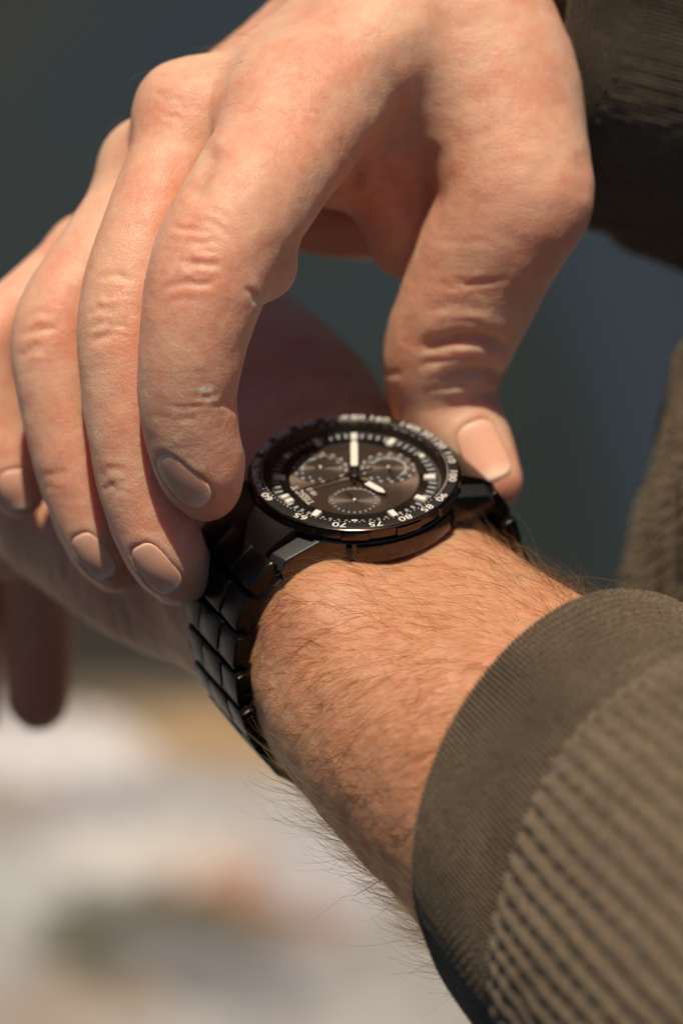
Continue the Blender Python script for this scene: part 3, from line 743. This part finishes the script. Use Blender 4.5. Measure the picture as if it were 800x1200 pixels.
text('TISSOT', 11.9, 0, 1.55, M_print, dial, ZD + .06, 1.1, name='logo_word', sp=1.0)
text('1853', 9.75, 0, 1.1, M_print, dial, ZD + .06, 1.0, name='logo_year')
def hand(name, ang, r0, r1, w_, z, back, mat_b=M_bru):
    d = np.array(rad_pt(1, ang)); t = np.array([d[1], -d[0], 0]); up = np.array([0, 0, 1.])
    def slab(pts, z0, z1, nm, m_, par):
        V = [np.array(d * a + t * b + up * z0) for a, b in pts] + [np.array(d * a + t * b + up * z1) for a, b in pts]; k = len(pts)
        F = [tuple(range(k))[::-1], tuple(range(k, 2 * k))] + [(i, (i + 1) % k, k + (i + 1) % k, k + i) for i in range(k)]
        return solid(nm, V, F, m_, par, .05, 1)
    o = slab([(-back, -.35), (-back, .35), (r0 - .6, .3), (r0, w_ / 2 + .18), (r1 - 1.2, w_ / 2 + .18), (r1 + .5, .12), (r1 + .5, -.12), (r1 - 1.2, -w_ / 2 - .18), (r0, -w_ / 2 - .18), (r0 - .6, -.3)], z, z + .14, name, mat_b, watch)
    slab([(r0 + .15, -w_ / 2), (r0 + .15, w_ / 2), (r1 - 1.3, w_ / 2), (r1, .16), (r1, -.16), (r1 - 1.3, -w_ / 2)], z + .1, z + .24, 'lume_inlay', M_lume, o)
    return o
hand('hour_hand', 255, 3.4, 8.6, 1.5, ZD + .55, 2.0); hand('minute_hand', 120, 3.2, 13.0, 1.45, ZD + .85, 2.6)
d = np.array(rad_pt(1, 2)); t = np.array([d[1], -d[0], 0])
V = [p + np.array([0, 0, z]) for z in (ZD + 1.2, ZD + 1.3) for p in (-d * 4.2 - t * .3, -d * 4.2 + t * .3, d * 15.5 + t * .08, d * 15.5 - t * .08)]
solid('seconds_hand', V, [(0, 3, 2, 1), (4, 5, 6, 7), (0, 1, 5, 4), (1, 2, 6, 5), (2, 3, 7, 6), (3, 0, 4, 7)], M_bru, watch)
lathe('hand_hub', [(0, ZD + 1.5), (.5, ZD + 1.45), (.95, ZD + 1.25), (1.0, ZD + .3), (0, ZD + .3)], M_bru, watch, n=32)
lathe('crystal', [(0, .22), (10, .21), (17.6, .16), (18.1, .08), (18.12, -.25)], M_glass, watch, n=144, closed=False)
# crown and pushers on the 3 o'clock side
def knob(deg, r0, L_, rad, nm, teeth=0):
    d = np.array(rad_pt(1, deg)); t = np.array([d[1], -d[0], 0]); u = np.array([0, 0, 1.]); V = []; F = []; n = 48
    prof = [(0, 0), (rad * .7, 0), (rad * .7, L_ * .35), (rad, L_ * .4), (rad, L_ * .92), (rad * .88, L_), (0, L_)]
    for i in range(n):
        a = 2 * math.pi * i / n
        for k, (r, y) in enumerate(prof):
            rr = r * (1 + (.06 * (i % 2) if teeth and k in (3, 4) else 0)); V.append(d * (r0 + y) + (t * math.cos(a) + u * math.sin(a)) * rr + u * -6.2)
    m = len(prof)
    for i in range(n):
        for k in range(m - 1): F.append((i * m + k, i * m + k + 1, ((i + 1) % n) * m + k + 1, ((i + 1) % n) * m + k))
    return solid(nm, V, F, M_bru, watch, 0)
knob(90, 20.8, 4.4, 3.1, 'crown', 1); knob(63, 20.6, 3.4, 2.2, 'pusher'); knob(117, 20.6, 3.4, 2.2, 'pusher')
# bracelet: separate links threaded round the wrist
half6 = [(-24.8, 7.0), (-28.0, 12.5), (-30.2, 19.5), (-31.6, 28), (-31.4, 38), (-28.5, 48.0), (-22, 56), (-12, 61)]
half = [(24.8, 7.0), (30.2, 11.6), (33.8, 19), (35.2, 28), (34.8, 38), (31.2, 47.5), (24.5, 55.5), (14, 61), (0, 63)]
loop = half + half6[::-1]
cp = crom([(t_, s_, 0) for t_, s_ in loop], [0] * len(loop), 12)[:, :2]
L_ = np.r_[0, np.cumsum(np.sqrt((np.diff(cp, axis=0) ** 2).sum(1)))]; NL = 20; pitch = L_[-1] / NL
def link_mesh(nm, wd, ln_, th, crown_, notch):
    xs = (-wd / 2, -wd / 2 + .45, 0, wd / 2 - .45, wd / 2); V = []; F = []
    prof = [(-ln_ / 2, -.3), (-ln_ / 2 + .25, th * .40), (-ln_ * .36, th * .5 + crown_), (ln_ * .36, th * .5 + crown_), (ln_ / 2 - .25, th * .40), (ln_ / 2, -.3), (ln_ / 2 - .5, -th / 2), (-ln_ / 2 + .5, -th / 2)]
    for i, x in enumerate(xs):
        e = .16 if i in (0, 4) else 0
        for y, z in prof: V.append((x, y * (1 - e * .12), z - (e if z > 0 else -e * .4)))
    m = len(prof)
    for i in range(4):
        for k in range(m): F.append((i * m + k, i * m + (k + 1) % m, (i + 1) * m + (k + 1) % m, (i + 1) * m + k))
    F += [tuple(range(m)), tuple(4 * m + k for k in range(m))[::-1]]
    me = pydata(nm, np.array(V) * MM, F, False); bm = bmesh.new(); bm.from_mesh(me); bmesh.ops.recalc_face_normals(bm, faces=bm.faces)
    bmesh.ops.bevel(bm, geom=[e for e in bm.edges if e.calc_face_angle(0) > .5], offset=.13 * MM, segments=2, profile=.6, affect='EDGES'); bm.to_mesh(me); bm.free()
    smooth_by_angle(me, 30); me.materials.append(M_lnk); return me
m_out = link_mesh('outer_link', 7.0, 8.9, 3.4, .02, 0); m_mid = link_mesh('centre_link', 8.4, 8.9, 3.6, .06, 0)
for i in range(NL):
    f_ = (i + .5) * pitch; t_ = np.interp(f_, L_, cp[:, 0]); s_ = np.interp(f_, L_, cp[:, 1])
    t2 = np.interp(f_ + .5, L_, cp[:, 0]); s2 = np.interp(f_ + .5, L_, cp[:, 1]); dy = np.array([0, t2 - t_, -(s2 - s_)]); dy /= np.linalg.norm(dy)
    ex = np.array([-1., 0, 0]); nz = np.cross(ex, dy)
    if nz @ np.array([0, t_, -(s_ - 33)]) < 0: ex = -ex; nz = -nz
    drift = -.9 * math.sin(math.pi * (i + .5) / NL) ** 1.2 * 14 - 1.0        # lower part has slipped up the forearm
    tp = 1 - .12 * math.sin(math.pi * (i + .5) / NL)
    wob = random.uniform(-.05, .05)
    for k, (off, me_, half_) in enumerate(((-7.8, m_out, 0), (0, m_mid, 0), (7.8, m_out, 0))):
        ff = f_ + half_ * 0.5 * pitch
        tq = np.interp(ff, L_, cp[:, 0]); sq = np.interp(ff, L_, cp[:, 1])
        t3 = np.interp(ff + .5, L_, cp[:, 0]); s3 = np.interp(ff + .5, L_, cp[:, 1]); dy = np.array([0, t3 - tq, -(s3 - sq)]); l3 = np.linalg.norm(dy)
        if l3 < 1e-3: continue
        dy /= l3; nz = np.cross(ex, dy)
        o = link(me_.name, me_, None, watch)
        Mx = Matrix.Identity(4); nzz = nz
        for r3 in range(3): Mx[r3][0], Mx[r3][1], Mx[r3][2] = ex[r3] * tp, dy[r3] * pitch / 9.15, nzz[r3]
        Mx[0][3] = (drift + ex[0] * off * tp) * MM; Mx[1][3] = tq * MM; Mx[2][3] = -sq * MM
        o.matrix_local = Mx @ Matrix.Rotation(wob, 4, 'X')
#%%SPLIT
# ------------------------------------------------------------------ knitted sweater
def knit_mat(name, pitch_r, pitch_s, dark=1.0):
    m, n, b = mat_new(name); L = n.links.new
    uv = N(n, 'ShaderNodeUVMap', _uv_map='knit'); sx = n.nodes.new('ShaderNodeSeparateXYZ'); L(uv.outputs[0], sx.inputs[0])
    tc = N(n, 'ShaderNodeTexCoord')
    # yarn: short slanted strands along the ribs
    def mth(op, a=None, b_=None, va=None, vb=None):
        x = n.nodes.new('ShaderNodeMath'); x.operation = op
        if a is not None: L(a, x.inputs[0])
        elif va is not None: x.inputs[0].default_value = va
        if b_ is not None: L(b_, x.inputs[1])
        elif vb is not None: x.inputs[1].default_value = vb
        return x.outputs[0]
    nz0 = N(n, 'ShaderNodeTexNoise', Scale=120.0, Detail=3.0); L(tc.outputs['Object'], nz0.inputs['Vector'])
    v_ = mth('ADD', sx.outputs[1], mth('MULTIPLY', nz0.outputs[0], vb=1.2))
    s1 = mth('SINE', mth('MULTIPLY', sx.outputs[0], vb=2 * math.pi / pitch_r))
    s2 = mth('SINE', mth('ADD', mth('MULTIPLY', v_, vb=2 * math.pi / pitch_s), mth('MULTIPLY', mth('ABSOLUTE', s1), vb=1.6)))
    nf = N(n, 'ShaderNodeTexNoise', Scale=1800.0, Detail=5.0, Roughness=0.7); L(tc.outputs['Object'], nf.inputs['Vector'])
    nb = N(n, 'ShaderNodeTexNoise', Scale=90.0, Detail=4.0); L(tc.outputs['Object'], nb.inputs['Vector'])
    nm = N(n, 'ShaderNodeTexNoise', Scale=1500.0, Detail=2.0); L(tc.outputs['Object'], nm.inputs['Vector'])
    c = ramp(n, [(0.30, (0.080, 0.058, 0.036)), (0.52, (0.132, 0.097, 0.062)), (0.74, (0.22, 0.165, 0.108))]); L(nm.outputs[0], c.inputs[0])
    c2 = ramp(n, [(0.3, (0.8, 0.78, 0.78)), (0.7, (1.1, 1.1, 1.1))]); L(nb.outputs[0], c2.inputs[0])
    mx = N(n, 'ShaderNodeMixRGB', _blend_type='MULTIPLY'); mx.inputs[0].default_value = 1; L(c.outputs[0], mx.inputs[1]); L(c2.outputs[0], mx.inputs[2])
    L(mx.outputs[0], b.inputs['Base Color']); b.inputs['Roughness'].default_value = 0.95; b.inputs['Specular IOR Level'].default_value = 0.12
    b.inputs['Sheen Weight'].default_value = 0.35; b.inputs['Sheen Roughness'].default_value = 0.5; b.inputs['Sheen Tint'].default_value = (.8, .68, .52, 1)
    hgt = mth('ADD', mth('MULTIPLY', s2, vb=0.5), mth('MULTIPLY', nf.outputs[0], vb=1.1))
    bp = N(n, 'ShaderNodeBump', Strength=0.8, Distance=0.00022); L(hgt, bp.inputs['Height']); L(bp.outputs[0], b.inputs['Normal'])
    return m
M_knit = knit_mat('fine_knit', 1.0, 1.3); M_rib = knit_mat('rib_knit', 3.3, 2.4)
def loft(name, frames, nu, rib, stitch, amp, samp, mat, parent, lumps=1.0, seed=0, nv=None, uvs=1.0):
    """frames: list of (centre, u, v, radius u, radius v, along mm); one tube, ribs and stitches as relief"""
    fr = np.array([np.r_[c, u, w_, ru, rv, al] for c, u, w_, ru, rv, al in frames]); A = np.vstack([2 * fr[0] - fr[1], fr, 2 * fr[-1] - fr[-2]])
    al = fr[:, 11]; tot = al[-1] - al[0]
    tsm = np.linspace(0, len(fr) - 1, nv); out = []
    for x in tsm:
        i = min(int(x), len(fr) - 2); t = x - i; p0, p1, p2, p3 = A[i:i + 4]
        out.append(0.5 * ((2 * p1) + (-p0 + p2) * t + (2 * p0 - 5 * p1 + 4 * p2 - p3) * t * t + (-p0 + 3 * p1 - 3 * p2 + p3) * t ** 3))
    F = np.array(out); th = np.linspace(0, 2 * np.pi, nu, endpoint=False)
    ct, st = np.cos(th), np.sin(th)
    C = F[:, None, 0:3] + F[:, None, 3:6] * (ct[None, :, None] * F[:, None, 9:10]) + F[:, None, 6:9] * (st[None, :, None] * F[:, None, 10:11])
    flat = C.reshape(-1, 3)
    nn = (F[:, None, 3:6] * ct[None, :, None] * F[:, None, 10:11] + F[:, None, 6:9] * st[None, :, None] * F[:, None, 9:10]); nn /= np.linalg.norm(nn, axis=2)[:, :, None]
    nrib = round(2 * np.pi * 43 / rib); ph = th[None, :] * nrib + 0 * F[:, 11:12]
    alv = F[:, 11:12]
    wob = (vnoise(flat, 20, seed) * .6).reshape(C.shape[:2])
    rr = np.cos(ph + wob); row = alv / stitch * 2 * np.pi
    d = amp * (np.sign(rr) * np.abs(rr) ** .7) + samp * np.cos(row + wob * 5 + 1.3 * np.sin(ph / 3)) * (0.55 + .45 * rr)
    d = d + lumps * (vnoise(flat, 45, seed + 1) * .55 + vnoise(flat, 20, seed + 2) * .22).reshape(d.shape)
    C = C + nn * d[:, :, None]
    V = C.reshape(-1, 3); i = np.arange(nv - 1)[:, None] * nu; j = np.arange(nu)[None]; j2 = (j + 1) % nu
    Q = np.stack([i + j, i + j2, i + nu + j2, i + nu + j], -1).reshape(-1, 4)
    me = npmesh(name, pc(V), Q)
    uvl = me.uv_layers.new(name='knit'); li = np.empty(len(me.loops), np.int32); me.loops.foreach_get('vertex_index', li)
    uu = (li % nu) / nu * nrib * rib; vv = F[li // nu, 11]
    uvl.data.foreach_set('uv', np.stack([uu, vv], 1).astype(np.float32).ravel())
    return link(name, me, mat, parent)
def frame_perp(a, uref):
    a = a / np.linalg.norm(a); u = uref - a * (uref @ a); u /= np.linalg.norm(u); w_ = np.cross(a, u)
    if w_[2] < 0: w_ = -w_
    return u, w_
sweater = None
ax0 = np.array([.62, -.28, .72]); ax1 = T9
ur = np.array([.312, .95, 0]) 
u0, w0 = frame_perp(ax0, ur); u1, w1 = frame_perp(ax1, ur)
u1 = u1 - .30 * ax1
um, wm = frame_perp(ax0 * .5 + ax1 * .5, ur)
R0_ = 42.3
fr_c = [(C0 + ax0 * 1.0, u0, w0, R0_ - 2.6, R0_ - 2.6, -4), (C0 - ax0 * .6, u0, w0, R0_ - 1.6, R0_ - 1.6, -2), (C0 - ax0 * .9, u0, w0, R0_ - .5, R0_ - .5, -.8),
        (C0, u0, w0, R0_, R0_, 0), (C0 + T9 * 9, um, wm, R0_ + .9, R0_ + .6, 9), (C0 + T9 * 18, um, wm, R0_ + 2.0, R0_ + 1.2, 18), (C0 + T9 * 27, u1, w1, R0_ + 2.6, R0_ + 1.5, 27), (C0 + T9 * 31, u1, w1, R0_ + 1.4, R0_ + .6, 31), (C0 + T9 * 34, u1, w1, R0_ - .5, R0_ - 1.5, 34)]
fr_b = [(C0 + T9 * 29, u1, w1, R0_ + .5, R0_, 0), (C0 + T9 * 30.5, u1, w1, R0_ + 3.2, R0_ + 2.4, 2), (C0 + T9 * 36, u1, w1, R0_ + 5.2, R0_ + 4.4, 7), (C0 + T9 * 52, u1, w1, R0_ + 6.6, R0_ + 5.8, 23),
        (C0 + T9 * 75, u1, w1, R0_ + 8, R0_ + 7, 46), (C0 + T9 * 105, u1, w1, R0_ + 10, R0_ + 9, 76), (C0 + T9 * 150, u1, w1, R0_ + 13, R0_ + 12, 121)]
cuff = loft('cuff', fr_c, 1620, 1.0, 1.3, .50, .16, M_knit, person, .5, 31, 170); tag(cuff, 'fine ribbed cuff over the wrist with the watch')
slv = loft('sleeve', fr_b, 720, 3.4, 5.2, .52, .26, M_rib, person, 1.0, 41, 260); tag(slv, 'coarse ribbed sleeve nearest the lens')
# the other sleeve, going away behind the hand
a2 = np.array([.84, -.12, -.52]); a2 /= np.linalg.norm(a2); uu = np.array([0., 1, 0]); u2, w2 = frame_perp(a2, uu)
C2 = P(560, 24, -48)
fr2 = [(C2 + a2 * 2, u2, w2, 33, 33, -4), (C2 - a2 * .5, u2, w2, 34.5, 34.5, -2), (C2, u2, w2, 36.5, 36, 0), (C2 + a2 * 12, u2, w2, 38, 37, 12), (C2 + a2 * 50, u2, w2, 39.5, 39, 50), (C2 + a2 * 54, u2, w2, 38, 37.5, 54), (C2 + a2 * 57, u2, w2, 35.5, 35, 57)]
fr3 = [(C2 + a2 * 52, u2, w2, 36, 36, 0), (C2 + a2 * 54, u2, w2, 40, 39.5, 2), (C2 + a2 * 62, u2, w2, 43, 42, 12), (C2 + a2 * 90, u2, w2, 46, 45, 42), (C2 + a2 * 120, u2, w2, 50, 49, 92), (C2 + a2 * 220, u2, w2, 56, 56, 192)]
cuff2 = loft('cuff', fr2, 1400, 1.15, 1.6, .42, .10, M_knit, person, .8, 51, 150); tag(cuff2, 'fine ribbed cuff partly in shadow behind the hand')
slv2 = loft('sleeve', fr3, 520, 3.4, 4.6, .75, .42, M_rib, person, 1.4, 61, 160); tag(slv2, 'sleeve in deep shade behind the gripping hand')
# the front of the sweater at the edge of the view
tb = [(P(1420, 250, -90), 100), (P(1306, 440, -90), 100), (P(1264, 560, -90), 100), (P(1228, 700, -90), 100), (P(1225, 900, -100), 102), (P(1235, 1200, -110), 104)]
frt = [(c, np.array([1., 0, 0]), np.array([0, .56, .83]), r_, r_, i * 45.0) for i, (c, r_) in enumerate(tb)]
tor = loft('sweater_front', frt, 500, 3.6, 4.6, .8, .4, M_rib, person, 3.0, 71, 220)
tag(tor, 'front of the brown sweater, out of focus')
#%%SPLIT
# ------------------------------------------------------------------ ground
def gpt(px, py):
    a = tow([0, 0, FOC]); b = tow(P(px, py, 0)); t = a[2] / (a[2] - b[2]); return a + (b - a) * t
# mossy, earthy and leaf-littered patches on the pale path (seen at pixel, radii in metres)
STAINS = [((245,845),(.18,.07),-14,(.30,.19,.085),.95), ((120,815),(.10,.05),0,(.20,.15,.09),.8), ((300,1040),(.085,.050),-25,(.24,.10,.035),1.0), ((350,1078),(.035,.025),-25,(.17,.09,.05),.8),
          ((185,1112),(.095,.065),-8,(.07,.065,.04),1.0), ((255,1140),(.09,.045),-20,(.15,.14,.145),.8), ((30,935),(.07,.06),10,(.22,.17,.13),.6), ((95,960),(.08,.03),40,(.25,.24,.27),.6), ((90,1185),(.07,.04),0,(.26,.19,.12),.6),
          ((60,880),(.09,.05),0,(.62,.60,.60),.7), ((100,795),(.30,.05),0,(.07,.055,.035),.9), ((300,790),(.30,.045),-6,(.09,.065,.035),.85), ((420,1010),(.09,.06),30,(.40,.40,.42),.7), ((180,1000),(.10,.04),0,(.58,.55,.50),.6), ((330,960),(.07,.04),0,(.34,.32,.31),.6)]
def ground_mat():
    m, n, b = mat_new('pale_stone_ground'); L = n.links.new
    tc = N(n, 'ShaderNodeTexCoord'); O = tc.outputs['Object']
    n1 = N(n, 'ShaderNodeTexNoise', Scale=5.5, Detail=4.0, Roughness=0.55); L(O, n1.inputs['Vector'])
    n2 = N(n, 'ShaderNodeTexNoise', Scale=60.0, Detail=8.0); L(O, n2.inputs['Vector'])
    c = ramp(n, [(0.34, (0.20, 0.182, 0.165)), (0.48, (0.28, 0.262, 0.245)), (0.62, (0.37, 0.36, 0.35))]); L(n1.outputs[0], c.inputs[0])
    c2 = ramp(n, [(0.3, (.8, .8, .8)), (.7, (1.1, 1.1, 1.1))]); L(n2.outputs[0], c2.inputs[0])
    mx = N(n, 'ShaderNodeMixRGB', _blend_type='MULTIPLY'); mx.inputs[0].default_value = 1; L(c.outputs[0], mx.inputs[1]); L(c2.outputs[0], mx.inputs[2])
    last = mx.outputs[0]
    for (px, py), (rx, ry), rot, col, s in STAINS:
        g = gpt(px, py); mp = N(n, 'ShaderNodeMapping', _vector_type='TEXTURE'); mp.inputs['Location'].default_value = (g[0] + .05, g[1] + .05, 0.004)
        mp.inputs['Rotation'].default_value = (0, 0, R_(rot)); mp.inputs['Scale'].default_value = (rx, ry, 1)
        dn = N(n, 'ShaderNodeMixRGB', _blend_type='ADD'); dn.inputs[0].default_value = .10; L(O, dn.inputs[1]); L(n2.outputs['Color'], dn.inputs[2])
        L(dn.outputs[0], mp.inputs['Vector'])
        gd = N(n, 'ShaderNodeTexGradient', _gradient_type='SPHERICAL'); L(mp.outputs[0], gd.inputs[0])
        rr = ramp(n, [(0.0, (0, 0, 0)), (.35, (s, s, s))]); L(gd.outputs['Fac'], rr.inputs[0])
        m2 = N(n, 'ShaderNodeMixRGB'); m2.inputs[2].default_value = (*col, 1); L(rr.outputs[0], m2.inputs[0]); L(last, m2.inputs[1]); last = m2.outputs[0]
    L(last, b.inputs['Base Color']); b.inputs['Roughness'].default_value = .85
    bp = N(n, 'ShaderNodeBump', Strength=.5, Distance=.004); L(n2.outputs[0], bp.inputs['Height']); L(bp.outputs[0], b.inputs['Normal'])
    return m
def dark_mat():  # very dark ground colour with soft greenish, brownish and bluish patches
    m, n, b = mat_new('dark_ground'); L = n.links.new
    tc = N(n, 'ShaderNodeTexCoord'); O = tc.outputs['Object']
    n1 = N(n, 'ShaderNodeTexNoise', Scale=2.6, Detail=3.0, Roughness=0.5); L(O, n1.inputs['Vector'])
    n2 = N(n, 'ShaderNodeTexNoise', Scale=90.0, Detail=8.0); L(O, n2.inputs['Vector'])
    c = ramp(n, [(0.40, (0.019, 0.021, 0.017)), (0.50, (0.013, 0.018, 0.019)), (0.58, (0.014, 0.024, 0.040))]); L(n1.outputs[0], c.inputs[0])
    last = c.outputs[0]
    for (px, py), (rx, ry), rot, col, s in [((725,430),(.16,.9),0,(.020,.031,.044),.9), ((620,520),(.10,.8),5,(.013,.018,.017),.9), ((60,110),(.5,.5),0,(.026,.028,.024),.9), ((170,150),(.22,.7),-10,(.016,.026,.034),.9), ((40,240),(.3,.3),0,(.020,.026,.027),.7), ((60,770),(.5,.2),0,(.03,.025,.02),.8), ((420,330),(.2,.4),0,(.018,.026,.026),.8)]:
        g = gpt(px, py); mp = N(n, 'ShaderNodeMapping', _vector_type='TEXTURE'); mp.inputs['Location'].default_value = (g[0], g[1], 0); mp.inputs['Rotation'].default_value = (0, 0, R_(rot)); mp.inputs['Scale'].default_value = (rx, ry, 1)
        L(O, mp.inputs['Vector']); gd = N(n, 'ShaderNodeTexGradient', _gradient_type='SPHERICAL'); L(mp.outputs[0], gd.inputs[0])
        rr = ramp(n, [(0.0, (0, 0, 0)), (.6, (s, s, s))]); L(gd.outputs['Fac'], rr.inputs[0])
        m2 = N(n, 'ShaderNodeMixRGB'); m2.inputs[2].default_value = (*col, 1); L(rr.outputs[0], m2.inputs[0]); L(last, m2.inputs[1]); last = m2.outputs[0]
    L(last, b.inputs['Base Color']); b.inputs['Roughness'].default_value = .85; b.inputs['Specular IOR Level'].default_value = .12
    bp = N(n, 'ShaderNodeBump', Strength=.6, Distance=.006); L(n2.outputs[0], bp.inputs['Height']); L(bp.outputs[0], b.inputs['Normal'])
    return m
me = pydata('ground', [(-60, -30, 0), (60, -30, 0), (60, 90, 0), (-60, 90, 0)], [(0, 1, 2, 3)], False)
gr = link('ground', me, dark_mat()); tag(gr, kind='structure')
YE = 1.25
me = pydata('path', [(-60, .05, .004), (60, .05, .004), (60, YE + .15, .004), (1.5, YE + .06, .004), (.3, YE, .004), (-.4, YE + .01, .004), (-2, YE + .03, .004), (-60, YE, .004)], [tuple(range(8))], False)
pv = link('path', me, ground_mat()); tag(pv, kind='structure')
